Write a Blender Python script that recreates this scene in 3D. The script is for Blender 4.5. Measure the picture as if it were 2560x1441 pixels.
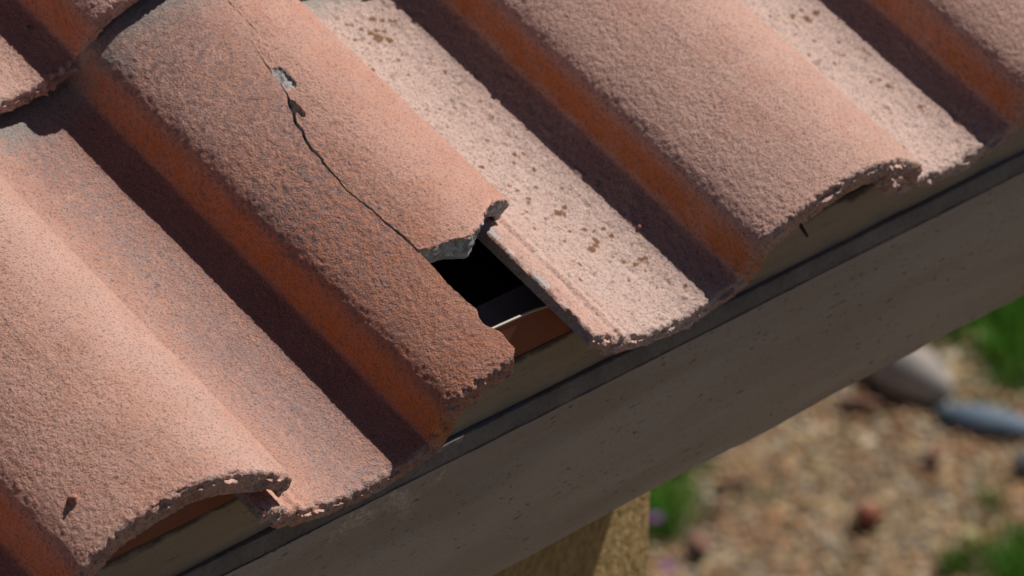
import bpy, math, random
import numpy as np
from mathutils import Vector, Matrix

# ------------------------------------------------------------------ camera, sky, sun, exposure
scene = bpy.context.scene
for o in list(bpy.data.objects):
    bpy.data.objects.remove(o)
cam_d = bpy.data.cameras.new("camera")
cam = bpy.data.objects.new("camera", cam_d)
scene.collection.objects.link(cam)
scene.camera = cam
YAW, PIT, ROLL = 0.753545560, 0.550216052, 0.00874910611
hd = Vector((math.cos(PIT) * math.sin(YAW), math.cos(PIT) * math.cos(YAW), -math.sin(PIT)))
rt = Vector((math.cos(YAW), -math.sin(YAW), 0.0))
up = rt.cross(hd)
r2 = rt * math.cos(ROLL) + up * math.sin(ROLL)
u2 = -rt * math.sin(ROLL) + up * math.cos(ROLL)
M = Matrix((r2, u2, -hd)).transposed().to_4x4()
M.translation = Vector((-1.55357914, -1.7168818, 1.50913974))
cam.matrix_world = M
cam_d.sensor_width = 36.0
cam_d.lens = 11202.1 / 2560 * 36.0
cam_d.clip_start = 0.05
cam_d.clip_end = 400
cam_d.dof.use_dof = True
cam_d.dof.focus_distance = 2.74
cam_d.dof.aperture_fstop = 10.5

SUN_Q = 0.42           # how far the light leans down the roof slope
SLOPE = 0.306098698    # roof pitch in radians
CA, SA = math.cos(SLOPE), math.sin(SLOPE)
su, sv, sw = 1.0, -SUN_Q, 1.02
S = Vector((su, -sv * CA - sw * SA, -sv * SA + sw * CA)).normalized()
sun_d = bpy.data.lights.new("sun", 'SUN')
sun_d.energy = 5.0
sun_d.angle = math.radians(0.53)
sun_d.color = (1.0, 0.95, 0.89)
sun = bpy.data.objects.new("sun", sun_d)
scene.collection.objects.link(sun)
sun.rotation_euler = (-S).to_track_quat('-Z', 'Y').to_euler()
sun.location = (3, -1, 4)

world = bpy.data.worlds.new("World")
scene.world = world
world.use_nodes = True
wn = world.node_tree
bg = wn.nodes["Background"]
sky = wn.nodes.new("ShaderNodeTexSky")
sky.sky_type = 'NISHITA'
sky.sun_disc = False
sky.air_density = 0.38
sky.dust_density = 0.3
sky.sun_elevation = math.asin(S.z)
sky.sun_rotation = math.atan2(S.x, S.y)
wn.links.new(sky.outputs[0], bg.inputs[0])
bg.inputs[1].default_value = 0.05
scene.view_settings.view_transform = 'Standard'
scene.view_settings.look = 'None'
scene.view_settings.exposure = -0.27
scene.view_settings.gamma = 1.0

rng = np.random.default_rng(7)
random.seed(5)
COL = scene.collection


# ------------------------------------------------------------------ helpers
def tag(o, label=None, cat=None, group=None, kind=None):
    if label: o["label"] = label
    if cat: o["category"] = cat
    if group: o["group"] = group
    if kind: o["kind"] = kind
    return o


def empty(name, loc=(0, 0, 0)):
    o = bpy.data.objects.new(name, None)
    COL.objects.link(o)
    o.location = loc
    o.empty_display_size = 0.05
    return o


def roof(u, v, w):
    return np.stack([u, -v * CA - w * SA, -v * SA + w * CA], -1)


def sm(x, a, b):
    t = np.clip((x - a) / (b - a), 0, 1)
    return t * t * (3 - 2 * t)


def _hash(ix, iy, iz, seed):
    h = (ix * 374761393 + iy * 668265263 + iz * 2147483647 + seed * 144665) & 0xFFFFFFFF
    h = ((h ^ (h >> 13)) * 1274126177) & 0xFFFFFFFF
    h = ((h ^ (h >> 15)) * 2246822519) & 0xFFFFFFFF
    return ((h ^ (h >> 16)) & 0xFFFF) / 65535.0 * 2 - 1


def noise(p, freq, seed=0):
    q = np.asarray(p, float) * freq + 1000.0
    i = np.floor(q).astype(np.int64)
    f = q - i
    f = f * f * (3 - 2 * f)
    out = 0
    for dx in (0, 1):
        for dy in (0, 1):
            for dz in (0, 1):
                wgt = (f[..., 0] if dx else 1 - f[..., 0]) * (f[..., 1] if dy else 1 - f[..., 1]) * (f[..., 2] if dz else 1 - f[..., 2])
                out = out + wgt * _hash(i[..., 0] + dx, i[..., 1] + dy, i[..., 2] + dz, seed)
    return out


def fbm(p, freq, seed=0, n=3):
    a, s, t = 1.0, 0, 0
    for k in range(n):
        s = s + a * noise(p, freq * 2.03 ** k, seed + 17 * k)
        t += a
        a *= 0.55
    return s / t


def mesh_obj(name, verts, faces, mat, parent=None, smooth=True, cols=None, mats=None):
    me = bpy.data.meshes.new(name)
    verts = np.asarray(verts, np.float32)
    faces = np.asarray(faces, np.int32)
    nf, k = faces.shape
    me.vertices.add(len(verts))
    me.vertices.foreach_set("co", verts.ravel())
    me.loops.add(nf * k)
    me.loops.foreach_set("vertex_index", faces.ravel())
    me.polygons.add(nf)
    me.polygons.foreach_set("loop_start", np.arange(0, nf * k, k, dtype=np.int32))
    me.polygons.foreach_set("loop_total", np.full(nf, k, np.int32))
    me.update(calc_edges=True)
    me.validate()
    me.polygons.foreach_set("use_smooth", np.full(len(me.polygons), smooth, bool))
    if cols is not None:
        a = me.color_attributes.new("Col", 'FLOAT_COLOR', 'POINT')
        c = np.ones((len(verts), 4), np.float32)
        c[:, :3] = cols
        a.data.foreach_set("color", c.ravel())
    me.materials.append(mat)
    o = bpy.data.objects.new(name, me)
    COL.objects.link(o)
    if parent: o.parent = parent
    return o


def box_arrays(x0, x1, y0, y1, z0, z1):
    v = [(x, y, z) for x in (x0, x1) for y in (y0, y1) for z in (z0, z1)]
    f = [(0, 1, 3, 2), (4, 6, 7, 5), (0, 4, 5, 1), (2, 3, 7, 6), (0, 2, 6, 4), (1, 5, 7, 3)]
    return v, f


# ------------------------------------------------------------------ materials
def new_mat(name):
    m = bpy.data.materials.new(name)
    m.use_nodes = True
    nt = m.node_tree
    b = nt.nodes["Principled BSDF"]
    b.inputs["Roughness"].default_value = 0.9
    b.inputs["Specular IOR Level"].default_value = 0.25
    return m, nt, b


def N(nt, t, **kw):
    n = nt.nodes.new(t)
    for k, v in kw.items():
        setattr(n, k, v)
    return n


def coord(nt, scale=(1, 1, 1)):
    tc = N(nt, "ShaderNodeTexCoord")
    mp = N(nt, "ShaderNodeMapping")
    mp.inputs["Scale"].default_value = scale
    nt.links.new(tc.outputs["Object"], mp.inputs[0])
    return mp.outputs[0]


def ntex(nt, vec, scale, detail=3, rough=0.55, w=0.0):
    n = N(nt, "ShaderNodeTexNoise")
    n.inputs["Scale"].default_value = scale
    n.inputs["Detail"].default_value = detail
    n.inputs["Roughness"].default_value = rough
    nt.links.new(vec, n.inputs["Vector"])
    return n.outputs["Fac"]


def ramp(nt, fac, stops):
    r = N(nt, "ShaderNodeValToRGB")
    el = r.color_ramp.elements
    while len(el) < len(stops): el.new(0.5)
    for e, (p, c) in zip(el, stops):
        e.position = p
        e.color = (c, c, c, 1) if isinstance(c, (int, float)) else (*c, 1)
    nt.links.new(fac, r.inputs[0])
    return r.outputs[0]


def mix(nt, fac, a, b, mode='MIX'):
    m = N(nt, "ShaderNodeMix", data_type='RGBA', blend_type=mode)
    for sock, val in ((m.inputs[0], fac), (m.inputs[6], a), (m.inputs[7], b)):
        if isinstance(val, bpy.types.NodeSocket): nt.links.new(val, sock)
        elif isinstance(val, (int, float)): sock.default_value = val
        else: sock.default_value = (*val, 1)
    return m.outputs[2]


def bump(nt, b, hgt, strength, dist, prev=None):
    n = N(nt, "ShaderNodeBump")
    n.inputs["Strength"].default_value = strength
    n.inputs["Distance"].default_value = dist
    nt.links.new(hgt, n.inputs["Height"])
    if prev: nt.links.new(prev, n.inputs["Normal"])
    nt.links.new(n.outputs[0], b.inputs["Normal"])
    return n.outputs[0]


# concrete tile: colour is pigment with some painted light and shade (vertex colour), grains are procedural
tile_mat, nt, b = new_mat("tile_concrete")
vec = coord(nt)
at = N(nt, "ShaderNodeAttribute", attribute_name="Col")
g1 = ntex(nt, vec, 620, 2)
g2 = ntex(nt, vec, 1300, 2)
c = mix(nt, ramp(nt, g1, [(0.36, 1.0), (0.46, 0.0)]), at.outputs["Color"], (0.13, 0.10, 0.105))
c = mix(nt, 0.62, at.outputs["Color"], c)
c = mix(nt, ramp(nt, g2, [(0.56, 0.0), (0.68, 0.42)]), c, (0.62, 0.50, 0.45))
nt.links.new(c, b.inputs["Base Color"])
h1 = ntex(nt, vec, 680, 3, 0.6)
h2 = ntex(nt, vec, 330, 2, 0.5)
h3 = ntex(nt, vec, 900, 2, 0.6)
p1 = bump(nt, b, h2, 0.35, 0.0014)
p1 = bump(nt, b, h1, 0.85, 0.0010, p1)
bump(nt, b, h3, 0.6, 0.0005, p1)
b.inputs["Roughness"].default_value = 0.85
b.inputs["Specular IOR Level"].default_value = 0.3


def paint_mat(name, c0, c1, streak, flecks=0.0, dust=None, foot=False):
    m, nt, b = new_mat(name)
    vec = coord(nt)
    vs = coord(nt, (0.07, 1, 1))
    n1 = ntex(nt, vs, 90, 4)
    c = mix(nt, ramp(nt, n1, [(0.35, 0.0), (0.65, 1.0)]), c0, c1)
    n2 = ntex(nt, coord(nt, (0.12, 1, 1)), 26, 3)
    c = mix(nt, ramp(nt, n2, [(0.45, 0.0), (0.62, streak)]), c, (0.27, 0.17, 0.10))
    n4 = ntex(nt, vec, 900, 2)
    c = mix(nt, ramp(nt, n4, [(0.2, 0.35), (0.55, 0.0)]), c, (0.1, 0.09, 0.08))
    if flecks:
        n3 = ntex(nt, coord(nt, (0.25, 1, 1)), 520, 2, 0.5)
        n5 = ntex(nt, vec, 22, 2)
        f = N(nt, "ShaderNodeMath", operation='MULTIPLY')
        nt.links.new(ramp(nt, n3, [(0.31, 0.9), (0.365, 0.0)]), f.inputs[0])
        nt.links.new(ramp(nt, n5, [(0.42, 0.0), (0.6, flecks)]), f.inputs[1])
        c = mix(nt, f.outputs[0], c, (0.05, 0.04, 0.035))
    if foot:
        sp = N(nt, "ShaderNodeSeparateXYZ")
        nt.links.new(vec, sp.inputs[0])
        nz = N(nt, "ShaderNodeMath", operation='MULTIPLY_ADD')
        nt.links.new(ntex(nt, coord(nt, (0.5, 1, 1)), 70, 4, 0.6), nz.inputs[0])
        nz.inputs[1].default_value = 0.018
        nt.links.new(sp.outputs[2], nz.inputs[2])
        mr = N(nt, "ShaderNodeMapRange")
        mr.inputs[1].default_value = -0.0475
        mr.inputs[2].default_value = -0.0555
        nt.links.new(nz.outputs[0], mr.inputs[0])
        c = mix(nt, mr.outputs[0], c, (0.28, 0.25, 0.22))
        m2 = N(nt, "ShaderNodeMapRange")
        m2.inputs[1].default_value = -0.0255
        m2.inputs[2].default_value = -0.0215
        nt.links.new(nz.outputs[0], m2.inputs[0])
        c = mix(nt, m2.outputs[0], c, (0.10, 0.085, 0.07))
    if dust:
        geo = N(nt, "ShaderNodeNewGeometry")
        sx = N(nt, "ShaderNodeSeparateXYZ")
        nt.links.new(geo.outputs["Normal"], sx.inputs[0])
        dn = ntex(nt, vec, 160, 4, 0.65)
        dc = mix(nt, ramp(nt, dn, [(0.35, 0.0), (0.65, 1.0)]), (0.13, 0.115, 0.105), dust)
        c = mix(nt, ramp(nt, sx.outputs[2], [(0.35, 0.0), (0.6, 1.0)]), c, dc)
    nt.links.new(c, b.inputs["Base Color"])
    h = ntex(nt, coord(nt, (0.15, 1, 1)), 420, 3)
    p = bump(nt, b, h, 0.25, 0.0006)
    h = ntex(nt, vec, 260, 3)
    bump(nt, b, h, 0.3, 0.0008, p)
    b.inputs["Roughness"].default_value = 0.75
    return m


board_mat = paint_mat("painted_board", (0.60, 0.50, 0.40), (0.64, 0.515, 0.40), 0.30, 1.0, (0.26, 0.235, 0.215))
joint_mat, nt, b = new_mat("grimy_filler")
vec = coord(nt)
c = mix(nt, ramp(nt, ntex(nt, vec, 28, 4), [(0.35, 0.0), (0.65, 1.0)]), (0.20, 0.18, 0.17), (0.31, 0.28, 0.255))
c = mix(nt, ramp(nt, ntex(nt, vec, 300, 4, 0.7), [(0.36, 0.45), (0.52, 0.0)]), c, (0.12, 0.105, 0.095))
nt.links.new(c, b.inputs["Base Color"])
bump(nt, b, ntex(nt, vec, 260, 4, 0.65), 0.5, 0.0015)
trim_mat = paint_mat("painted_trim", (0.41, 0.33, 0.24), (0.46, 0.37, 0.27), 0.25, 0.6, foot=True)


def simple_mat(name, c0, c1, scale, bscale, bstr, bdist, rough=0.9, metal=0.0):
    m, nt, b = new_mat(name)
    vec = coord(nt)
    c = mix(nt, ramp(nt, ntex(nt, vec, scale, 4), [(0.35, 0.0), (0.65, 1.0)]), c0, c1)
    nt.links.new(c, b.inputs["Base Color"])
    bump(nt, b, ntex(nt, vec, bscale, 4, 0.6), bstr, bdist)
    b.inputs["Roughness"].default_value = rough
    b.inputs["Metallic"].default_value = metal
    return m


flash_mat = simple_mat("flashing_paint", (0.30, 0.105, 0.06), (0.35, 0.125, 0.07), 40, 60, 0.1, 0.001, 0.5)
glint_mat = simple_mat("painted_glint", (0.66, 0.58, 0.50), (0.72, 0.64, 0.56), 60, 60, 0.1, 0.001, 0.5)  # pale colour standing in for sunlight on the strip's top edge
drip_mat = simple_mat("galvanised_sheet", (0.24, 0.25, 0.29), (0.30, 0.31, 0.35), 30, 60, 0.05, 0.001, 0.5)
felt_mat = simple_mat("roofing_felt", (0.012, 0.012, 0.012), (0.02, 0.02, 0.02), 50, 400, 0.4, 0.001)
wood_mat = simple_mat("raw_timber", (0.25, 0.18, 0.11), (0.32, 0.24, 0.15), 30, 200, 0.3, 0.001)
bark_mat = simple_mat("bark", (0.20, 0.10, 0.07), (0.30, 0.16, 0.11), 60, 160, 0.6, 0.003)
twig_mat = simple_mat("dry_twig", (0.05, 0.03, 0.02), (0.08, 0.05, 0.03), 300, 600, 0.5, 0.0004)
crumb_mat = simple_mat("tile_crumb", (0.52, 0.26, 0.19), (0.45, 0.20, 0.14), 300, 700, 0.8, 0.0008)
tan_mat = simple_mat("tan_stone", (0.36, 0.32, 0.28), (0.42, 0.37, 0.33), 20, 80, 0.2, 0.002, 0.7)
blue_mat = simple_mat("blue_stone", (0.12, 0.17, 0.23), (0.17, 0.23, 0.30), 20, 80, 0.2, 0.002, 0.7)
dark_mat = simple_mat("dark_stone", (0.10, 0.11, 0.12), (0.2, 0.2, 0.2), 20, 80, 0.2, 0.002, 0.7)
red_mat = simple_mat("red_stone", (0.30, 0.105, 0.065), (0.36, 0.14, 0.09), 40, 120, 0.5, 0.003)

stucco_mat, nt, b = new_mat("yellow_stucco")
vec = coord(nt)
s1 = ntex(nt, vec, 95, 5, 0.6)
c = mix(nt, ramp(nt, s1, [(0.38, 0.0), (0.62, 1.0)]), (0.35, 0.225, 0.085), (0.56, 0.39, 0.175))
nt.links.new(c, b.inputs["Base Color"])
p = bump(nt, b, ntex(nt, vec, 130, 4, 0.6), 0.9, 0.004)
bump(nt, b, ntex(nt, vec, 420, 2, 0.6), 0.6, 0.002, p)

col_mat, nt, b = new_mat("loose_ground_cover")
at = N(nt, "ShaderNodeAttribute", attribute_name="Col")
nt.links.new(at.outputs["Color"], b.inputs["Base Color"])

ground_mat, nt, b = new_mat("soil")
vec = coord(nt)
c = mix(nt, ramp(nt, ntex(nt, vec, 60, 5, 0.7), [(0.35, 0.0), (0.65, 1.0)]), (0.13, 0.085, 0.05), (0.30, 0.22, 0.15))
c = mix(nt, ramp(nt, ntex(nt, vec, 2.2, 4), [(0.5, 0.0), (0.6, 0.8)]), c, (0.05, 0.09, 0.02))
nt.links.new(c, b.inputs["Base Color"])
bump(nt, b, ntex(nt, vec, 60, 5), 0.8, 0.02)

# ------------------------------------------------------------------ roof tile
PITCH = 0.279
PROF = np.array([(-149, -0.5), (-140, -3), (-131, -8.5), (-120, -16), (-110, -21.5), (-100, -24.8), (-89, -27.2), (-75, -29.5),
                 (-62, -30.5), (-50, -30), (-41, -28.5), (-31, -26.3), (-22, -23.5), (-16, -21), (-11.5, -18.8), (-9, -14), (-7.2, -7), (-5.5, 0),
                 (-3.2, 5), (0, 9), (5, 13), (13, 17.5), (24, 22.3), (38, 27.3), (52, 31), (66, 34), (80, 35.5), (92, 35.5),
                 (103, 34), (115, 30.8), (125, 27), (134, 22.3), (142, 17.6), (148, 13.6), (153, 9.5), (156, 6), (158, 2.5)]) / 1000.0
_uu = np.linspace(-0.149, 0.158, 1229)
_ww = np.interp(_uu, PROF[:, 0], PROF[:, 1])
_k = np.exp(-0.5 * (np.arange(-20, 21) / 4.5) ** 2)
_k /= _k.sum()
_ww = np.convolve(np.pad(_ww, 20, mode='reflect', reflect_type='odd'), _k, 'valid')
_gr = lambda c, a, s: a * np.exp(-0.5 * ((_uu - c) / s) ** 2)
_ww = _ww + _gr(-0.1235, -0.0027, 0.0026) + _gr(-0.1165, 0.0012, 0.0024) + _gr(-0.111, -0.0009, 0.002)
_dw = np.gradient(_ww, _uu)


def prof(u): return np.interp(u, _uu, _ww)
def dprof(u): return np.interp(u, _uu, _dw)


# equal steps along the surface so the steep flank is as finely meshed as the pans
_arc = np.concatenate([[0], np.cumsum(np.hypot(np.diff(_uu), np.diff(_ww)))])


def ugrid(u0, u1, step):
    a0, a1 = np.interp([u0, u1], _uu, _arc)
    n = int((a1 - a0) / step)
    return np.interp(np.linspace(a0, a1, n + 1), _arc, _uu)


def vgrid(v0, v1, step):
    fine = 0.012
    n = int((v1 - v0 - fine) / step)
    m = int(fine / (step * 0.42))
    return np.concatenate([np.linspace(v0, v1 - fine, n, endpoint=False), np.linspace(v1 - fine, v1, m + 1)])


CR_V = np.array([-450, -335, -315, -289, -269, -256, -248, -239, -229, -220, -200, -177, -155, -133, -111, -93, -62, -44, -36, -30, -24, -13, 0, 10]) / 1e3
CR_U = np.array([92, 88, 84, 76, 70.5, 70, 67, 64.5, 59.5, 56, 51.5, 49, 47.5, 50, 51.5, 52, 50, 50.5, 51, 48, 48, 51.5, 50.5, 48]) / 1e3
# half width of the opening along the crack
CW_V = np.array([-450, -300, -292, -275, -262, -250, -244, -238, -228, -215, -185, -160, -135, -110, -93]) / 1e3
CW_W = np.array([-0.40, -0.40, 0.05, 0.55, 0.7, 0.6, 0.75, 1.7, 1.6, 1.3, 0.8, 0.5, 0.5, 0.8, 0.9]) / 1e3
BR_U = np.array([48, 52, 60, 70, 83, 95, 107, 118, 128, 140, 150, 162]) / 1e3
BR_V = np.array([-94, -93.5, -91, -90, -85, -87, -94.5, -102, -107.5, -111.5, -114, -116]) / 1e3


def crack_u(v):
    z = np.zeros_like(v)
    return np.interp(v, CR_V, CR_U) + 0.0009 * fbm(np.stack([v, z, z], -1), 130, 3, 3) * (np.abs(v) > 0)


def break_v(u):
    z = np.zeros_like(u)
    return np.interp(u, BR_U, BR_V) + 0.0012 * fbm(np.stack([u, z, z], -1), 160, 9, 3)


PAL = dict(pink=(0.60, 0.325, 0.245), orange=(0.53, 0.20, 0.105), violet=(0.225, 0.150, 0.150), cream=(0.73, 0.55, 0.475),
           grey=(0.30, 0.30, 0.275), core=(0.40, 0.405, 0.395), rust=(0.54, 0.175, 0.048), plum=(0.185, 0.085, 0.080), brown=(0.22, 0.12, 0.085), lichen=(0.22, 0.085, 0.02), moss=(0.25, 0.25, 0.16))  # rust and plum carry the flank's bounce light and the trough's shade
PAL = {k: np.array(v) for k, v in PAL.items()}


def blend(c, k, m):
    m = np.clip(m, 0, 1)[..., None]
    return c * (1 - m) + PAL[k] * m


def tile_colour(style, u, v, p3, seed, ring, fresh, edge):
    """pigment of the tile at roof coordinates, some light and shade painted in; ring = on a cut face, fresh = a fresh break"""
    nA = fbm(p3, 22, seed + 1, 3)
    nB = fbm(p3, 130, seed + 2, 3)
    nC = fbm(p3, 420, seed + 5, 2)
    nD = fbm(p3, 60, seed + 8, 3)
    c = np.zeros(u.shape + (3,)) + PAL['pink']
    c = c * (1 + 0.10 * nA[..., None] + 0.10 * nB[..., None])
    if style == 'flashed':          # violet flank, redder towards the front
        flank = sm(u, 0.098, 0.035) * sm(u, -0.03, 0.0)
        c = blend(c, 'orange', 0.25 * sm(nD, -0.3, 0.5) + 0.75 * flank * sm(v, -0.30, -0.10))
        c = blend(c, 'violet', flank * (0.34 + 0.9 * nC + 0.35 * nA) * (1 - 0.6 * sm(v, -0.16, -0.02)))
        pan = sm(u, -0.005, -0.03)
        band = np.exp(-0.5 * ((u + 0.062) / 0.022) ** 2)
        c = blend(c, 'violet', pan * band * (0.55 + 0.8 * nC + 0.5 * nA) * 0.85)
        c = blend(c, 'cream', pan * 0.28 * sm(nC, 0, 0.6))
    elif style == 'rose':
        c = blend(c, 'orange', 0.22 * sm(nD, -0.1, 0.5))
        c = blend(c, 'violet', 0.35 * sm(nC, 0.1, 0.6) + 0.15 * sm(nA, 0.1, 0.6))
        c = blend(c, 'cream', 0.15 * sm(u, -0.02, -0.06) + 0.10)
    elif style == 'salmon':
        c = blend(c, 'orange', 0.28 * sm(nD, -0.2, 0.6))
        c = blend(c, 'violet', 0.30 * sm(nC, 0.2, 0.7))
        c = blend(c, 'cream', 0.22 * np.exp(-0.5 * ((u - 0.125) / 0.02) ** 2))
    elif style == 'pale':
        pan = sm(u, -0.0, -0.04)
        pan2 = pan * sm(u, -0.150, -0.085)
        c = blend(c, 'cream', 0.56 * pan2 + 0.20 + 0.2 * pan * nB)
        c = blend(c, 'violet', 0.32 * sm(nC, 0.15, 0.6) + 0.12 * sm(nB, 0.1, 0.5))
        c = blend(c, 'orange', 0.18 * sm(u, 0.0, 0.06) * sm(nD, -0.2, 0.5))
        c = blend(c, 'cream', 0.7 * sm(fbm(p3, 95, seed + 31, 1), 0.62, 0.8) * sm(u, 0.02, -0.03))
        c = blend(c, 'brown', 0.55 * sm(fbm(p3, 210, seed + 33, 1), 0.66, 0.84) * sm(u, -0.02, -0.05) * sm(u, -0.11, -0.09))
    # bounce light painted orange on the steep flank, shade painted plum in the trough
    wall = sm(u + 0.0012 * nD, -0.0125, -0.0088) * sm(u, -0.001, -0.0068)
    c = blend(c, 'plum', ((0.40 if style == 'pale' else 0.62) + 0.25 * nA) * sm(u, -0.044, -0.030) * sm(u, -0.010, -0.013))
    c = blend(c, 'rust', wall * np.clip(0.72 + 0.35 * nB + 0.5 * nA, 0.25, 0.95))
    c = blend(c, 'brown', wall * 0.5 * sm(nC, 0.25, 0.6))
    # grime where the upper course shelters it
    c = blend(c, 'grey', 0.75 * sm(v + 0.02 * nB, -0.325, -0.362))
    # tiny black specks
    c = blend(c, 'brown', 0.8 * sm(fbm(p3, 300, seed + 40, 1), 0.80, 0.92))
    # front edge: bare aggregate, with sunlit highlights painted in as cream and lightening
    m = edge * (0.45 + 0.9 * nC)
    c = blend(c, 'cream', 0.40 * np.clip(m, 0, 1) * ring)
    c = c * (1 + 0.12 * (ring * edge)[..., None])
    c = blend(c, 'brown', ring * edge * sm(nB, 0.15, 0.6) * 0.5)
    c = blend(c, 'core', ring * edge * sm(-nB, 0.2, 0.5) * 0.5)
    c = blend(c, 'core', fresh)
    c = c * (1 + fresh[..., None] * (0.0 + 0.8 * nC[..., None]))
    return np.clip(c, 0.02, 0.85)


TH = 0.0115
LICHEN = [(-57, -323, 3), (-75, -324, 2.5), (-66, -305, 4.2), (-60, -300, 3.6), (-46, -313, 3.2), (-72, -318, 2.0), (-66, -220, 1.6),
          (-56, -154, 2.4), (-69, -115, 3.4), (-61, -116, 2.6), (-63, -96, 2.8), (-72, -78, 3.0), (-63, -84, 3.4), (-67, -80, 2.6),
          (-60, -59, 2.4), (-55, -53, 2.8), (-50, -54, 2.0), (-70, -44, 1.5), (-40, -20, 1.6), (-65, -192, 1.3), (-52, -318, 2.5),
          (-58, -309, 2.4), (-68, -311, 2.2), (-62, -312, 2.0), (-83, -310, 1.5), (-64, -66, 1.6), (-74, -98, 1.5)]


def shell(name, mat, origin, off, style, seed, U, V, umap=None, vmap=None, front='edge', left='edge', right='edge', chip=False,
          lichen=None, parent=None, yaw=0.0, ub=0.0125, hth=0.0045):
    """closed shell between the tile's top and underside; off=(du, dv, dw) puts it on the roof"""
    nu, nv = len(U), len(V)
    u, v = np.meshgrid(U, V, indexing='ij')
    if umap: u2 = umap(u, v)
    else: u2 = u
    if vmap: v = vmap(u2, v)
    u = u2
    w = prof(u)
    s = dprof(u)
    nn = 1 / np.sqrt(1 + s * s)
    nux, nuw = -s * nn, nn
    d_front = V[-1] - np.meshgrid(U, V, indexing='ij')[1]
    # soften the top arris at the front and sides
    R = 0.0042 if front == 'edge' else 0.0008
    t = np.clip(1 - d_front / R, 0, 1)
    rnd = R * (1 - np.sqrt(np.maximum(1 - t * t, 0)))
    Rs = 0.0016
    dl = (U - U[0])[:, None] + 0 * v
    dr = (U[-1] - U)[:, None] + 0 * v
    for dd, on in ((dl, left == 'edge'), (dr, right == 'edge')):
        if on:
            t = np.clip(1 - dd / Rs, 0, 1)
            rnd = np.maximum(rnd, Rs * (1 - np.sqrt(np.maximum(1 - t * t, 0))))
    if chip:
        wb = 0.35 * fbm(np.stack([u, v, 0 * u], -1), 260, 91, 3)
        q = sm(np.hypot((u - 0.0735) / 0.0052, (v + 0.2570) / 0.0110) + wb, 1.05, 0.75)
        q2 = sm(np.hypot((u - 0.0640) / 0.0022, (v + 0.2330) / 0.0095) + wb, 1.05, 0.75)
        rnd = rnd + 0.0017 * q + 0.0055 * q2 + 0.0006 * (q + q2) * fbm(np.stack([u, v, 0 * u], -1), 500, 92, 2)
        chipm = np.clip(sm(q, 0.3, 0.5) + sm(q2, 0.3, 0.5), 0, 1)
    else:
        chipm = np.zeros_like(u)
    T = np.stack([u - nux * rnd, v, w - nuw * rnd], -1)
    B = np.stack([u - nux * ub, v, w - TH + 0.0045 * sm(u, -0.128, -0.146) - (hth * sm(u, -0.01, 0.02) - (hth + 0.002) * sm(u, 0.118, 0.150))], -1)
    B[..., 2] = np.minimum(B[..., 2], T[..., 2] - 0.006)
    if front == 'break':
        B[..., 1] += sm(d_front, 0.02, 0.0) * 0.0050 * np.exp(-0.5 * ((u - 0.080) / 0.009) ** 2)
        B[..., 2] -= sm(d_front, 0.02, 0.0) * 0.0020
    m = 14
    # vertex table
    idT = np.arange(nu * nv).reshape(nu, nv)
    idB = idT + nu * nv
    ring = np.concatenate([idT[:, nv - 1], idT[::-1, 0][0:0]])
    loop = list(idT[:, nv - 1]) + list(idT[nu - 1, nv - 2::-1]) + list(idT[nu - 2::-1, 0]) + list(idT[0, 1:nv - 1])
    loop = np.array(loop)
    P = [T.reshape(-1, 3), B.reshape(-1, 3)]
    kind_front = np.zeros(len(loop)); kind_front[:nu] = 1
    kind_right = np.zeros(len(loop)); kind_right[nu:nu + nv - 2] = 1
    kind_left = np.zeros(len(loop)); kind_left[-(nv - 2):] = 1
    uvT = np.stack([u, v], -1).reshape(-1, 2)
    rings = [loop]
    base = 2 * nu * nv
    for k in range(1, m):
        a = k / m
        bul = 0.0
        P.append(P[0][loop] * (1 - a) + P[1][loop] * a)
        rings.append(base + np.arange(len(loop)))
        base += len(loop)
    rings.append(loop + nu * nv)
    P = np.concatenate(P)
    q0 = np.stack([idT[:-1, :-1], idT[1:, :-1], idT[1:, 1:], idT[:-1, 1:]], -1).reshape(-1, 4)
    q1 = np.stack([idB[:-1, :-1], idB[:-1, 1:], idB[1:, 1:], idB[1:, :-1]], -1).reshape(-1, 4)
    F = [q0, q1]
    L = len(loop)
    nx = (np.arange(L) + 1) % L
    for k in range(m):
        F.append(np.stack([rings[k], rings[k + 1], rings[k + 1][nx], rings[k][nx]], -1))
    F = np.concatenate(F)
    # the loop runs front (left to right), right side, back, left side: outward faces
    X = roof(P[:, 0], P[:, 1], P[:, 2])
    # normals
    fn = np.cross(X[F[:, 1]] - X[F[:, 0]], X[F[:, 3]] - X[F[:, 0]]) + np.cross(X[F[:, 3]] - X[F[:, 2]], X[F[:, 1]] - X[F[:, 2]])
    vn = np.zeros_like(X)
    for k in range(4):
        np.add.at(vn, F[:, k], fn)
    # direction test on the top surface
    upv = np.array([0, -SA, CA])
    if (vn[:nu * nv] @ upv).mean() < 0:
        vn = -vn
        F = F[:, ::-1]
    vn /= np.linalg.norm(vn, axis=1, keepdims=True) + 1e-12
    # ---- masks per vertex
    nT = nu * nv
    uv = np.concatenate([uvT, uvT] + [uvT[loop]] * (m - 1))
    topm = np.zeros(len(P)); topm[:nT] = 1
    ringm = np.zeros(len(P)); ringm[2 * nT:] = 1
    ringm[loop] = 1
    dfr = np.full(len(P), 1.0)
    dfr[:nT] = d_front.reshape(-1)
    dfr[nT:2 * nT] = d_front.reshape(-1)
    fr = np.tile(kind_front, m - 1)
    dfr[2 * nT:] = np.where(fr > 0, 0, 1.0)
    near = sm(dfr, 0.0075, 0.0)
    lf = np.concatenate([np.zeros(2 * nT), np.tile(kind_left, m - 1)])
    rg = np.concatenate([np.zeros(2 * nT), np.tile(kind_right, m - 1)])
    lf[loop] = np.maximum(lf[loop], kind_left)
    rg[loop] = np.maximum(rg[loop], kind_right)
    p3 = np.stack([uv[:, 0], uv[:, 1], P[:, 2]], -1)
    fine = fbm(p3, 400, seed, 2)
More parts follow.
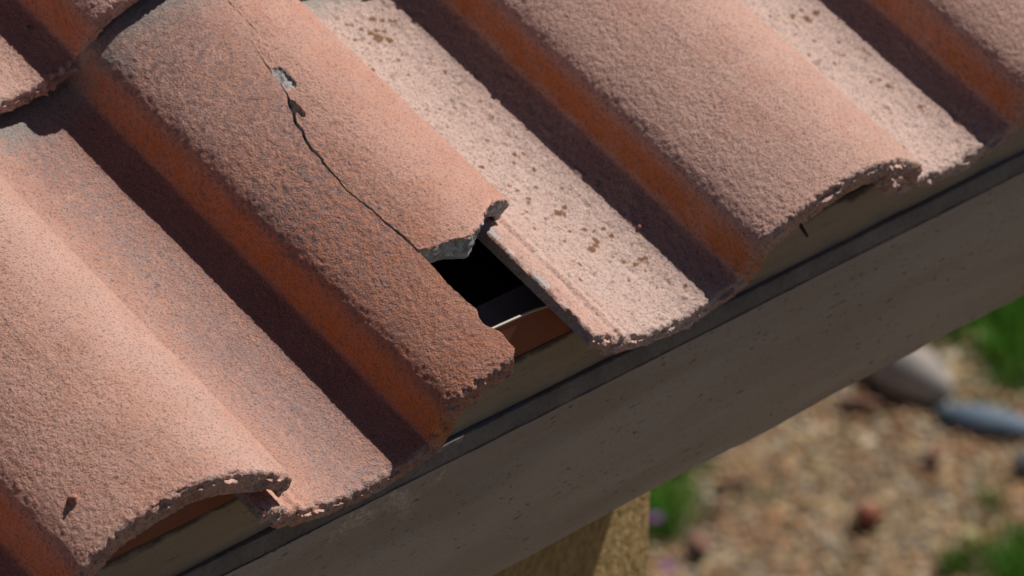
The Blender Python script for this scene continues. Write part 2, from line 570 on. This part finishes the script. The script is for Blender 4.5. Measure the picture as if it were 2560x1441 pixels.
    fine2 = fbm(p3, 760, seed + 3, 1)
    coarse = fbm(p3, 140, seed + 7, 2)
    low = fbm(p3, 14, seed + 9, 2)
    # hump shoulder is trowelled smooth, the flank and the far pan edge are coarse
    smooth_zone = np.exp(-0.5 * ((uv[:, 0] - 0.120) / 0.020) ** 2)
    rough = 1.0 - 0.75 * smooth_zone
    rough = rough + 0.25 * sm(uv[:, 0], 0.06, 0.02) * sm(uv[:, 0], -0.004, 0.006)
    if style == 'flashed': rough = rough * (1 - 0.45 * sm(uv[:, 0], -0.02, -0.04))
    disp = topm * (0.00034 * fine + 0.00026 * fine2 + 0.00007 * coarse) * rough + 0.0006 * low
    if style == 'pale':
        pits = sm(fbm(p3, 190, seed + 21, 1), 0.45, 0.85)
        bl = sm(fbm(p3, 150, seed + 22, 1), 0.5, 0.9)
        disp = disp + topm * sm(uv[:, 0], 0.0, -0.03) * (0.0009 * bl - 0.0009 * pits)
    ridg = 1 - np.abs(fbm(p3, 150, seed + 12, 3)) * 2
    big = fbm(p3, 210, seed + 13, 3)
    hol = sm(fbm(p3, 170, seed + 14, 2), 0.12, 0.5)
    if front == 'edge':
        gran = fbm(p3, 420, seed + 15, 2)
        hol2 = sm(fbm(p3, 330, seed + 16, 2), 0.12, 0.45)
        wear = 0.55 + 0.9 * sm(fbm(p3, 34, seed + 18, 2), -0.2, 0.5)
        bite = sm(fbm(p3, 75, seed + 19, 2), 0.22, 0.5)
        disp = disp + near * (wear * (0.0010 * big + 0.0004 * ridg - 0.0008 * hol + 0.0008 * gran - 0.0008 * hol2) - 0.0016 * bite)
        face = np.where((dfr <= 1e-6) & (topm < 1), 1.0, 0.0)
        disp = disp + face * (0.0010 * gran + 0.0006 * fbm(p3, 260, seed + 61, 3) + 0.0006 * fine2)
    else:
        nb = sm(dfr, 0.0015, 0.0)
        disp = disp + nb * (0.0013 * big + 0.0009 * fine + 0.0006 * fine2)
    fresh = np.zeros(len(P))
    if front == 'break': fresh = np.maximum(fresh, np.where((dfr <= 1e-6) & (topm < 1), 1, 0))
    if left == 'break': fresh = np.maximum(fresh, lf * (1 - topm))
    if right == 'break': fresh = np.maximum(fresh, rg * (1 - topm))
    side = np.maximum(lf, rg)
    disp = disp + side * (0.0007 * big) * (1 - 0.5 * fresh) * (1 - topm)
    cm = np.zeros(len(P)); cm[:nT] = chipm.reshape(-1)
    disp = disp + cm * 0.0006 * fine
    fresh = np.maximum(fresh, cm * 0.85)
    X = X + vn * disp[:, None]
    edge = np.where(fr_full(nT, m, kind_front, loop) > 0, 1.0, 0.0)
    edge = np.maximum(edge, near * 0.9)
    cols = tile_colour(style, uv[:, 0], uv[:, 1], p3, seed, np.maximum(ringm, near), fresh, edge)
    # side faces of the left lip: weathered grey cement
    if left == 'edge':
        lo = np.clip(sm(T.reshape(-1, 3)[0, 2] - P[:, 2], 0.002, 0.0045), 0, 1)
        a_ = (lf * (1 - topm) * (0.25 + 0.6 * lo))[:, None]
        cols = cols * (1 - a_) + PAL['core'] * a_
    # a few cement smears on the lip arris
    if style == 'pale':
        sml = topm * sm(uv[:, 0], -0.139, -0.146) * sm(fbm(p3, 90, seed + 51, 2), 0.0, 0.3)
        cols = cols * (1 - sml[:, None] * 0.8) + PAL['core'] * 1.2 * sml[:, None] * 0.8
    if lichen:
        lm = np.zeros(len(P))
        wob = fbm(p3, 330, 77, 2)
        for (a, bb, r) in lichen:
            d = np.hypot(uv[:, 0] - a / 1e3, (uv[:, 1] - bb / 1e3)) / (r / 1e3)
            lm = np.maximum(lm, sm(d + 0.9 * wob, 1.0, 0.7) * sm(d, 1.6, 1.2))
        lm *= topm
        cols = cols * (1 - lm[:, None] * 0.95) + PAL['lichen'] * lm[:, None] * 0.95
    # place on the roof
    du, dv, dw = off
    if yaw:
        cx, sy_ = math.cos(yaw), math.sin(yaw)
        # small turn about the roof normal
        nrm = upv
        ax = X - 0
        kx = np.cross(np.tile(nrm, (len(X), 1)), ax)
        X = ax * cx + kx * sy_ + np.outer(ax @ nrm, nrm) * (1 - cx)
    loc = roof(np.array(du), np.array(dv), np.array(dw))
    o = mesh_obj(name, X, F, mat, parent, True, cols)
    o.data.set_sharp_from_angle(angle=math.radians(58))
    if parent is None:
        o.location = loc
    return o, loc


def fr_full(nT, m, kf, loop):
    a = np.zeros(2 * nT)
    a[loop] = kf
    a[loop + nT] = kf
    return np.concatenate([a, np.tile(kf, m - 1)])


_r = np.random.default_rng(3)
SPOTS = [(-45 - 62 * a ** 1.3, -335 + 330 * b, 0.5 + 1.8 * c) for a, b, c in _r.uniform(0, 1, (110, 3)) ** np.array([1, 1, 1.6])]
LICHEN += SPOTS
U_ALL = ugrid(-0.149, 0.158, 0.00105)
V_ALL = vgrid(-0.425, 0.0, 0.00125)
V_UP = vgrid(-0.425, 0.0, 0.0018)
U_UP = ugrid(-0.149, 0.158, 0.0015)
G = "terracotta tiles laid on the roof"
# (column, course, style, offsets, label)
def vm_worn(u, v):
    s_ = np.interp(u, [-0.03, 0.007, 0.025, 0.05, 0.077, 0.107, 0.125, 0.145], [0.001, 0.006, 0.0095, 0.0085, 0.008, 0.004, 0.002, 0.0])
    return v - s_ * sm(v, -0.12, 0.0)


tiles = [
    (-2, 0, 'salmon', (0, 0.004, 0), "pink roof tile at the left end of the eave, left of the big bottom left tile"),
    (-1, 0, 'salmon', (0, 0.0, 0.001), "large salmon pink roof tile at the bottom left, its front edge above the rust coloured strip"),
    (1, 0, 'pale', (0, 0.0, 0), "pale pink roof tile right of the hole, its trough spotted with brown lichen"),
    (2, 0, 'pale', (0, -0.013, 0), "roof tile at the top right corner, rightmost on the eave, darker specks in its trough"),
    (-1, 1, 'rose', (0.004, -0.363, 0.0185), "upper course roof tile beyond the top left corner"),
    (0, 1, 'rose', (0.004, -0.363, 0.0185), "upper roof tile at the top left corner, lapping over the cracked tile with a chunky rough edge"),
    (1, 1, 'rose', (0.004, -0.362, 0.0185), "upper course roof tile just above the spotted pale tile"),
    (2, 1, 'rose', (0.004, -0.362, 0.0185), "upper course roof tile above the rightmost eave tile"),
]
for i, (k, crs, style, off, lab) in enumerate(tiles):
    big = (k, crs) in ((-1, 0), (1, 0), (2, 0), (0, 1))
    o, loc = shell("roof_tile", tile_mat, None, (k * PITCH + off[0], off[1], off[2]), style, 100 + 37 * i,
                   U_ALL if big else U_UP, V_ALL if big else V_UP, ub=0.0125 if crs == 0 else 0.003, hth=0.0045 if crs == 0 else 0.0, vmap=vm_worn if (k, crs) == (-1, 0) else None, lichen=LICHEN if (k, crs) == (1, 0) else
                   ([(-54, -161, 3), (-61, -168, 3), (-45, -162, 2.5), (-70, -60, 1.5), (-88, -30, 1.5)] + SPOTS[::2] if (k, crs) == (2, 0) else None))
    tag(o, lab, "roof tile", G)

# the cracked tile: the piece with the trough and the left flank, and the hump piece above the gap
cracked = empty("cracked_roof_tile")
tag(cracked, "cracked reddish roof tile split along its hump, with a piece missing above the dark hole", "roof tile", G)
Ul = ugrid(-0.149, 0.052, 0.00105)
Vl = vgrid(-0.425, 0.0065, 0.00125)


def um_left(u, v):
    cu = crack_u(v)
    # corner of the front knocked round
    cu = cu - 0.003 * sm(v, 0.0, 0.0065)
    hw = np.interp(v, CW_V, CW_W)
    hw = np.where(v > -0.0925, 0, hw)
    return u + (cu - hw - 0.052) * sm(u, 0.012, 0.052)


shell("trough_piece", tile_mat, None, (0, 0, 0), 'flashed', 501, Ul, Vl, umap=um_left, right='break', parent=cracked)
Ur = ugrid(0.052, 0.158, 0.0008)
Vr = np.concatenate([np.linspace(-0.425, -0.10, 400, endpoint=False), np.linspace(-0.10, -0.088, 18)])


def um_right(u, v):
    hw = np.interp(v, CW_V, CW_W)
    return u + (crack_u(v) + hw - 0.052) * sm(u, 0.092, 0.052)


def vm_right(u, v):
    return v + (break_v(u) + 0.088) * sm(v, -0.17, -0.088)


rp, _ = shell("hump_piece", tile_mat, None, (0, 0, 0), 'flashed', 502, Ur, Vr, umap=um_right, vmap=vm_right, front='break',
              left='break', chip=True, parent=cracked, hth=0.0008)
rp.location = roof(np.array(0.0), np.array(0.0), np.array(0.0002))


# ------------------------------------------------------------------ eave: boards, closure strip, deck
def board(name, x0, x1, y0, y1, z0, z1, mat, bow=0.0, seed=0, nx=260, parent=None, bev=0.0009, rough=0.0004):
    """long board with eased corners and slightly wavy edges"""
    xs = np.linspace(x0, x1, nx)
    ring = []
    for (cy, cz, a0) in ((y0 + bev, z0 + bev, 180), (y1 - bev, z0 + bev, 270), (y1 - bev, z1 - bev, 0), (y0 + bev, z1 - bev, 90)):
        for k in range(4):
            a = math.radians(a0 + 30 * k)
            ring.append((cy + bev * math.cos(a), cz + bev * math.sin(a)))
    ring = np.array(ring)
    n = len(ring)
    V = np.zeros((nx, n, 3))
    V[..., 0] = xs[:, None]
    V[..., 1] = ring[None, :, 0]
    V[..., 2] = ring[None, :, 1]
    p = V.copy()
    wob = fbm(np.stack([xs, xs * 0, xs * 0], -1), 5, seed, 3)
    wob2 = fbm(np.stack([xs, xs * 0 + 3, xs * 0], -1), 12, seed + 3, 3)
    low = ring[None, :, 1] < (z0 + z1) / 2
    V[..., 2] += np.where(low, 0.0016 * wob2[:, None], 0.0006 * wob[:, None]) + 0.0003 * noise(p, 160, seed)
    V[..., 1] += 0.0004 * noise(p, 60, seed + 1) + (rough - 0.0004) * fbm(p, 200, seed + 2, 3)
    idx = np.arange(nx * n).reshape(nx, n)
    nxt = np.roll(idx, -1, axis=1)
    F = np.stack([idx[:-1], nxt[:-1], nxt[1:], idx[1:]], -1).reshape(-1, 4)
    verts = V.reshape(-1, 3)
    # end caps (fans as quads over the centre)
    c0, c1 = len(verts), len(verts) + 1
    verts = np.concatenate([verts, V[0].mean(0)[None], V[-1].mean(0)[None]])
    caps = []
    for k in range(0, n, 2):
        caps.append((c0, idx[0, (k + 2) % n], idx[0, (k + 1) % n], idx[0, k]))
        caps.append((c1, idx[-1, k], idx[-1, (k + 1) % n], idx[-1, (k + 2) % n]))
    F = np.concatenate([F, np.array(caps)])
    return mesh_obj(name, verts, F[:, ::-1], mat, parent, True)


XE = 0.735
up_b = board("trim_board", -1.6, XE, 0.0466, 0.070, -0.0645, -0.0285, trim_mat, seed=4)
tag(up_b, "set back taupe trim board directly under the tile edges and the rust coloured strip", "board")
lo_b = board("fascia_board", -1.6, XE, 0.0425, 0.070, -0.1855, -0.0788, board_mat, seed=8)
tag(lo_b, "wide taupe painted fascia board below the grey joint strip", "fascia board")
jt_b = board("joint_strip", -1.6, XE, 0.0434, 0.070, -0.0800, -0.0648, joint_mat, seed=12, nx=900, rough=0.0009)
tag(jt_b, "grimy grey strip of rough filler in the joint between the two taupe boards", "joint filler")

# closure strip of painted sheet metal
xs = np.linspace(-1.6, XE, 200)
xs = np.linspace(-1.6, XE, 900)
top = -0.0035 - 0.004 * sm(xs, 0.12, 0.16) + 0.0012 * np.sin(xs * 23)
lu = (xs + 0.149) % PITCH - 0.149
under = (prof(lu) - TH * np.sqrt(1 + dprof(lu) ** 2)) / CA + 0.0455 * SA / CA - 0.0015
top = np.maximum(np.minimum(top, under), -0.0280)
yo = 0.0440 + 0.0012 * np.sin(xs * 15 + 1)
lean = 0.004 * np.ones_like(xs)
V = []
for y_, z_ in ((0, -0.0290), (0.0012, -0.0290), (0.0012, None), (0, None)):
    zz = top if z_ is None else np.full_like(xs, z_)
    yy = yo + y_ + (lean if z_ is None else 0) + 0.003
    V.append(np.stack([xs, yy, zz], -1))
V = np.stack(V, 1)
idx = np.arange(len(xs) * 4).reshape(-1, 4)
nxt = np.roll(idx, -1, 1)
F = np.stack([idx[:-1], nxt[:-1], nxt[1:], idx[1:]], -1).reshape(-1, 4)
F = np.concatenate([F, [idx[0, ::-1], idx[-1]]])
o = mesh_obj("closure_strip", V.reshape(-1, 3), F, flash_mat, None, False)
strip = o
E_ = []
for y_, z_ in ((-0.0002, -0.0006), (0.0014, -0.0006), (0.0014, 0.0004), (-0.0002, 0.0004)):
    E_.append(np.stack([xs, yo + y_ + lean + 0.003, top + z_], -1))
E_ = np.stack(E_, 1)
ew = mesh_obj("glint_edge", E_.reshape(-1, 3), F, glint_mat, strip, False)  # thin rim added to paint the sun glint along the strip
tag(o, "thin rust red metal strip standing along the eave, bare across the hole", "flashing")


def slab(name, u0, u1, v0, v1, w0, w1, mat, parent=None):
    pts = [(u, v, w) for u in (u0, u1) for v in (v0, v1) for w in (w0, w1)]
    P = np.array(pts)
    f = [(0, 1, 3, 2), (4, 6, 7, 5), (0, 4, 5, 1), (2, 3, 7, 6), (0, 2, 6, 4), (1, 5, 7, 3)]
    return mesh_obj(name, roof(P[:, 0], P[:, 1], P[:, 2]), f, mat, parent, False)


deck = slab("roof_deck", -1.6, XE - 0.002, -1.15, -0.080, -0.070, -0.0463, felt_mat)
tag(deck, "black felted roof deck at the bottom of the hole", "roof deck")
drip = slab("drip_flashing", -1.6, XE - 0.004, -0.086, -0.056, -0.0460, -0.0448, drip_mat)
tag(drip, "grey sheet metal flashing lying inside the hole behind the rust coloured strip", "flashing")
bat = slab("batten", -1.6, XE - 0.004, -0.800, -0.772, -0.0462, 0.03, wood_mat)
tag(bat, "timber batten closing the back of the upper tile course", "batten")

# barge board up the gable end
ys = [(0.026, 1.15)]
P = []
for x in (XE + 0.001, XE + 0.022):
    for y in (0.026, 1.15):
        zt = y * SA / CA
        P += [(x, y, zt - 0.085), (x, y, zt - 0.030)]
f = [(0, 1, 3, 2), (4, 6, 7, 5), (0, 4, 5, 1), (2, 3, 7, 6), (0, 2, 6, 4), (1, 5, 7, 3)]
o = mesh_obj("barge_board", P, f, board_mat, None, False)
tag(o, "taupe barge board at the gable end of the roof", "board")

# house wall under the eave
GZ = -4.0
KG = 1.3742            # garden plan scale


def gp(x, y):
    return KG * x + 0.5813, KG * y + 0.6425


wy, wx = 0.275, 0.4640
prof_w = [(wy, GZ - 0.2), (wy, wy * SA / CA - 0.078), (1.0, 1.0 * SA / CA - 0.078), (1.0, GZ - 0.2)]
rr = 0.006
# front corner at +x eased
nseg = 6
TW = math.radians(20)     # the stuccoed pier is turned a little towards the sun
def turn(x, y):
    return (wx + (x * math.cos(TW) - y * math.sin(TW)), wy + (x * math.sin(TW) + y * math.cos(TW)))
pl = [turn(-0.36, 0)] + [turn(-rr + rr * math.sin(a), rr - rr * math.cos(a)) for a in np.linspace(0, math.pi / 2, nseg)] + [turn(0, 0.36), turn(-0.36, 0.36)]
V, F = [], []
for (x, y) in pl: V.append((x, y, GZ - 0.2))
for (x, y) in pl: V.append((x, y, y * SA / CA - 0.076))
n = len(pl)
me = bpy.data.meshes.new("stucco_pier")
faces = [tuple(reversed(range(n))), tuple(range(n, 2 * n))] + [(i, (i + 1) % n, n + (i + 1) % n, n + i) for i in range(n)]
me.from_pydata(V, [], faces)
me.materials.append(stucco_mat)
o = bpy.data.objects.new("stucco_pier", me)
COL.objects.link(o)
tag(o, "ochre yellow stucco pier below the fascia at the bottom of the picture", "pier")

# ------------------------------------------------------------------ small things on the roof
def blob(name, r, scale, mat, loc, seed, rot=(0, 0, 0), n=3, amp=0.25, fr=None, parent=None):
    import bmesh
    bm = bmesh.new()
    bmesh.ops.create_icosphere(bm, subdivisions=n, radius=1)
    P = np.array([v.co[:] for v in bm.verts])
    d = 1 + amp * fbm(P, fr or 1.1, seed, 3)
    P = P * d[:, None] * np.array(scale) * r
    for v, q in zip(bm.verts, P): v.co = q
    me = bpy.data.meshes.new(name)
    bm.to_mesh(me)
    bm.free()
    me.polygons.foreach_set("use_smooth", [True] * len(me.polygons))
    me.materials.append(mat)
    o = bpy.data.objects.new(name, me)
    COL.objects.link(o)
    o.location = loc
    o.rotation_euler = rot
    return o


def on_tile(u, v, k, off=(0, 0, 0), lift=0.0):
    return roof(np.array(k * PITCH + off[0] + u), np.array(v + off[1]), np.array(prof(np.array(u)) + off[2] + lift))


o = blob("crumb", 0.0029, (1.5, 0.9, 0.9), crumb_mat, on_tile(0.021, -0.045, -1, (0, 0.0, 0.001), 0.0002), 5, (0, 0.3, 0.6), amp=0.9, fr=1.7)
tag(o, "largest pink crumb, stuck on the left flank of the bottom left tile", "crumb", "crumbs on the tiles")
o = blob("crumb", 0.0018, (1.2, 1, 0.8), crumb_mat, on_tile(-0.032, -0.075, 1, (0, 0, 0), 0.001), 9)
tag(o, "small reddish crumb on the shadow line of the pale spotted tile", "crumb", "crumbs on the tiles")
o = blob("crumb", 0.0018, (1.2, 1, 0.8), dark_mat, on_tile(-0.020, -0.405, 0, (0.004, 0.0, 0.0185), 0.001), 12)
tag(o, "tiny grey crumb in the shaded trough of the top left tile", "crumb", "crumbs on the tiles")


def tube(name, pts, rads, mat, sides=8, parent=None):
    pts = np.array(pts, float)
    V, F = [], []
    for i, p in enumerate(pts):
        t = pts[min(i + 1, len(pts) - 1)] - pts[max(i - 1, 0)]
        t /= np.linalg.norm(t)
        a = np.cross(t, (0.3, 0.9, 0.2)); a /= np.linalg.norm(a)
        b_ = np.cross(t, a)
        for k in range(sides):
            th = 2 * math.pi * k / sides
            V.append(p + rads[i] * (math.cos(th) * a + math.sin(th) * b_))
    for i in range(len(pts) - 1):
        for k in range(sides):
            F.append((i * sides + k, i * sides + (k + 1) % sides, (i + 1) * sides + (k + 1) % sides, (i + 1) * sides + k))
    V.append(pts[0]); V.append(pts[-1])
    for k in range(0, sides, 2):
        F.append((len(V) - 2, (k + 2) % sides, k + 1, k))
        e = (len(pts) - 1) * sides
        F.append((len(V) - 1, e + k, e + k + 1, e + (k + 2) % sides))
    return mesh_obj(name, V, F, mat, parent)


a = roof(np.array(0.313), np.array(-0.004), np.array(0.012))
o = tube("twig", [a, a + np.array([0.002, -0.003, -0.006]), a + np.array([0.0045, -0.006, -0.0125])], [0.0012, 0.0013, 0.001], twig_mat)
tag(o, "short dark twig hanging from under the pale tile's front edge", "twig")

# ------------------------------------------------------------------ ground
V = [(-60, -60, GZ), (120, -60, GZ), (120, 120, GZ), (-60, 120, GZ)]
o = mesh_obj("ground", V, [(0, 1, 2, 3)], ground_mat, None, False)
tag(o, kind="structure")

phi = (1 + 5 ** 0.5) / 2
ICO = np.array([(-1, phi, 0), (1, phi, 0), (-1, -phi, 0), (1, -phi, 0), (0, -1, phi), (0, 1, phi), (0, -1, -phi), (0, 1, -phi), (phi, 0, -1), (phi, 0, 1), (-phi, 0, -1), (-phi, 0, 1)])
ICO /= np.linalg.norm(ICO[0])
ICF = np.array([(0, 11, 5), (0, 5, 1), (0, 1, 7), (0, 7, 10), (0, 10, 11), (1, 5, 9), (5, 11, 4), (11, 10, 2), (10, 7, 6), (7, 1, 8), (3, 9, 4), (3, 4, 2), (3, 2, 6), (3, 6, 8), (3, 8, 9), (4, 9, 5), (2, 4, 11), (6, 2, 10), (8, 6, 7), (9, 8, 1)])


def grass_mask(x, y):
    m = np.zeros_like(x)
    for (cx, cy, r) in ((3.47, 2.46, 0.11), (3.40, 2.50, 0.10), (3.46, 2.36, 0.07), (2.645, 2.40, 0.065), (2.72, 2.50, 0.07), (2.60, 2.37, 0.055),
                        (3.39, 2.34, 0.06), (3.34, 2.27, 0.04), (2.95, 1.93, 0.06), (2.90, 1.88, 0.06), (2.86, 1.97, 0.035), (3.03, 2.05, 0.025)):
        cx, cy = gp(cx, cy)
        r = r * KG
        m = np.maximum(m, np.exp(-((x - cx) ** 2 + (y - cy) ** 2) / r ** 2))
    return m


n = 34000
cx, cy = gp(rng.uniform(2.1, 4.0, n), rng.uniform(1.35, 3.1, n))
keep = rng.uniform(0, 1, n) > grass_mask(cx, cy) * 1.6
cx, cy = cx[keep], cy[keep]
n = len(cx)
rad = rng.uniform(0.0035, 0.009, n) * rng.choice([1, 1, 1, 1.5], n)
P = ICO[None] * (1 + rng.uniform(-0.22, 0.22, (n, 12, 1)))
P = P * rad[:, None, None] * rng.uniform(0.6, 1.3, (n, 1, 3)) * np.array([1, 1, 0.6])
ang = rng.uniform(0, 6.28, n)
ca, sa = np.cos(ang)[:, None], np.sin(ang)[:, None]
P = np.stack([P[..., 0] * ca - P[..., 1] * sa, P[..., 0] * sa + P[..., 1] * ca, P[..., 2]], -1)
P += np.stack([cx, cy, GZ + rad * 0.4 + rng.uniform(0, 0.006, n)], -1)[:, None]
F = (ICF[None] + (np.arange(n) * 12)[:, None, None]).reshape(-1, 3)
pal = np.array([(0.40, 0.31, 0.19), (0.34, 0.25, 0.14), (0.36, 0.27, 0.18), (0.42, 0.33, 0.24), (0.26, 0.19, 0.12), (0.38, 0.23, 0.15), (0.33, 0.30, 0.27), (0.46, 0.38, 0.26), (0.30, 0.17, 0.10), (0.20, 0.14, 0.09), (0.45, 0.40, 0.36)])
loc_n = fbm(np.stack([cx, cy, cx * 0], -1), 9, 4, 2)
pick = rng.integers(0, len(pal), n)
red = (loc_n > 0.18) & (rng.uniform(0, 1, n) < 0.5)
pick = np.where(red, rng.choice([5, 8], n), pick)
cc = pal[pick] * np.array([1.18, 1.14, 0.98]) * rng.uniform(1.0, 1.6, (n, 1))
o = mesh_obj("gravel", P.reshape(-1, 3), F, col_mat, None, False, np.repeat(cc, 12, 0))
tag(o, "mixed tan and reddish gravel and mulch covering the ground around the pier", "gravel", kind="stuff")

# grass blades
n = 26000
gx, gy = gp(rng.uniform(2.3, 4.0, n * 4), rng.uniform(1.6, 3.0, n * 4))
gm = grass_mask(gx, gy) + (0.9 * sm(gx + gy, 5.9 * KG + 1.224, 6.1 * KG + 1.224))
k = rng.uniform(0, 1, n * 4) < gm * 0.9 - 0.18
gx, gy = gx[k][:n], gy[k][:n]
n = len(gx)
h = rng.uniform(0.03, 0.08, n)
a = rng.uniform(0, 6.28, n)
ld = rng.uniform(0.1, 0.8, n) * h
wd = rng.uniform(0.0015, 0.0032, n)
dx, dy = np.cos(a), np.sin(a)
b0 = np.stack([gx - dy * wd, gy + dx * wd, np.full(n, GZ)], -1)
b1 = np.stack([gx + dy * wd, gy - dx * wd, np.full(n, GZ)], -1)
m0 = np.stack([gx - dy * wd * .8 + dx * ld * .35, gy + dx * wd * .8 + dy * ld * .35, GZ + h * .6], -1)
m1 = np.stack([gx + dy * wd * .8 + dx * ld * .35, gy - dx * wd * .8 + dy * ld * .35, GZ + h * .6], -1)
t0 = np.stack([gx + dx * ld, gy + dy * ld, GZ + h], -1)
t1 = t0 + np.array([0.0003, 0, 0])
P = np.stack([b0, b1, m1, m0, t1, t0], 1).reshape(-1, 3)
F = (np.array([(0, 1, 2, 3), (3, 2, 4, 5)])[None] + (np.arange(n) * 6)[:, None, None]).reshape(-1, 4)
gc = np.stack([rng.uniform(0.07, 0.18, n), rng.uniform(0.22, 0.38, n), rng.uniform(0.015, 0.04, n)], -1)
o = mesh_obj("grass", P, F, col_mat, None, False, np.repeat(gc, 6, 0))
tag(o, "green grass blades growing in patches among the gravel", "grass", kind="stuff")

GS = "river stones on the gravel"
o = blob("river_stone", 0.0825, (1.35, 0.80, 0.75), tan_mat, (*gp(3.190, 2.376), GZ + 0.030 * KG), 21, (0.1, 0.1, math.radians(-82)), 4, 0.12, 0.8)
tag(o, "smooth tan river stone touching the fascia's lower edge", "stone", GS)
o = blob("river_stone", 0.085, (1.40, 0.50, 0.34), blue_mat, (*gp(3.192, 2.209), GZ + 0.016 * KG), 33, (0.0, 0.0, math.radians(-63)), 4, 0.12, 0.8)
tag(o, "flat slate blue river stone near the right edge", "stone", GS)
o = blob("river_stone", 0.048, (1.3, 0.9, 0.6), dark_mat, (*gp(3.165, 2.078), GZ + 0.015 * KG), 36, (0.0, 0.0, 0.3), 3, 0.12, 0.8)
tag(o, "grey river stone cut off by the right edge of the picture", "stone", GS)
o = blob("stone_chunk", 0.033, (1.1, 0.9, 0.8), red_mat, (*gp(2.850, 2.150), GZ + 0.018 * KG), 41, (0.2, 0.4, 0.3), 3, 0.35, 1.4)
tag(o, "single brick red stone chunk in the middle of the gravel", "stone")

chips = [((3.077, 2.388), 0.032, 1.9, "dark red bark chip standing up left of the tan stone"),
         ((3.06, 2.20), 0.028, 0.4, "reddish bark chip lying below the blue stone"),
         ((2.60, 2.275), 0.030, 1.1, "bark chip beside the purple flower at the bottom edge"),
         ((2.76, 2.36), 0.026, 2.4, "bark chip among the gravel right of the grass by the pier"),
         ((2.70, 2.33), 0.018, 0.2, "bark chip in the gravel around the pier corner")]
for i, ((x, y), r, rz, lab) in enumerate(chips):
    o = blob("bark_chip", r * KG, (1.2, 0.5, 0.22), bark_mat, (*gp(x, y), GZ + 0.025), 60 + i, (0.5 if i == 0 else 0.15, 0.2, rz), 3, 0.4, 1.6)
    tag(o, lab, "bark chip", "bark chips on the gravel")

# purple flowers on thin stems
stem_mat = simple_mat("flower_stem", (0.06, 0.14, 0.03), (0.08, 0.18, 0.04), 50, 100, 0.1, 0.001)
pet_mat = simple_mat("purple_petal", (0.32, 0.10, 0.42), (0.42, 0.14, 0.50), 80, 200, 0.1, 0.001, 0.6)
cen_mat = simple_mat("flower_centre", (0.55, 0.40, 0.08), (0.6, 0.45, 0.1), 80, 200, 0.1, 0.001, 0.8)
for i, (x, y, lab) in enumerate(((2.575, 2.352, "purple flower against the stucco pier's edge, in the grass"),
                                 (2.497, 2.243, "purple flower at the bottom edge of the picture beside the pier"))):
    f_ = empty("flower", (*gp(x, y), GZ))
    f_.scale = (0.9, 0.9, 0.9)
    tag(f_, lab, "flower", "purple flowers in the grass")
    tube("stem", [(0, 0, 0), (0.003, 0.002, 0.025), (0.002, 0.004, 0.05)], [0.0012, 0.001, 0.0008], stem_mat, 6, f_)
    for k in range(6):
        a = k * math.pi / 3
        P, F = [], []
        for j in range(6):
            t = j / 5
            wv = 0.0065 * math.sin(math.pi * (0.12 + 0.86 * t)) + 0.0004
            for s in (-1, 1):
                for zz in (0.0, 0.0006):
                    rr_ = 0.003 + 0.015 * t
                    P.append((0.002 + rr_ * math.cos(a) - s * wv * math.sin(a), 0.004 + rr_ * math.sin(a) + s * wv * math.cos(a), 0.05 + 0.004 * math.sin(t * 2.6) + zz))
        for j in range(5):
            q = j * 4
            F += [(q, q + 4, q + 6, q + 2), (q + 1, q + 3, q + 7, q + 5), (q, q + 1, q + 5, q + 4), (q + 2, q + 6, q + 7, q + 3)]
        F += [(0, 2, 3, 1), (20, 21, 23, 22)]
        mesh_obj("petal", P, F, pet_mat, f_, True)
    o = blob("flower_centre", 0.0035, (1, 1, 0.7), cen_mat, (0.002, 0.004, 0.0525), 3, n=2, amp=0.1)
    o.parent = f_
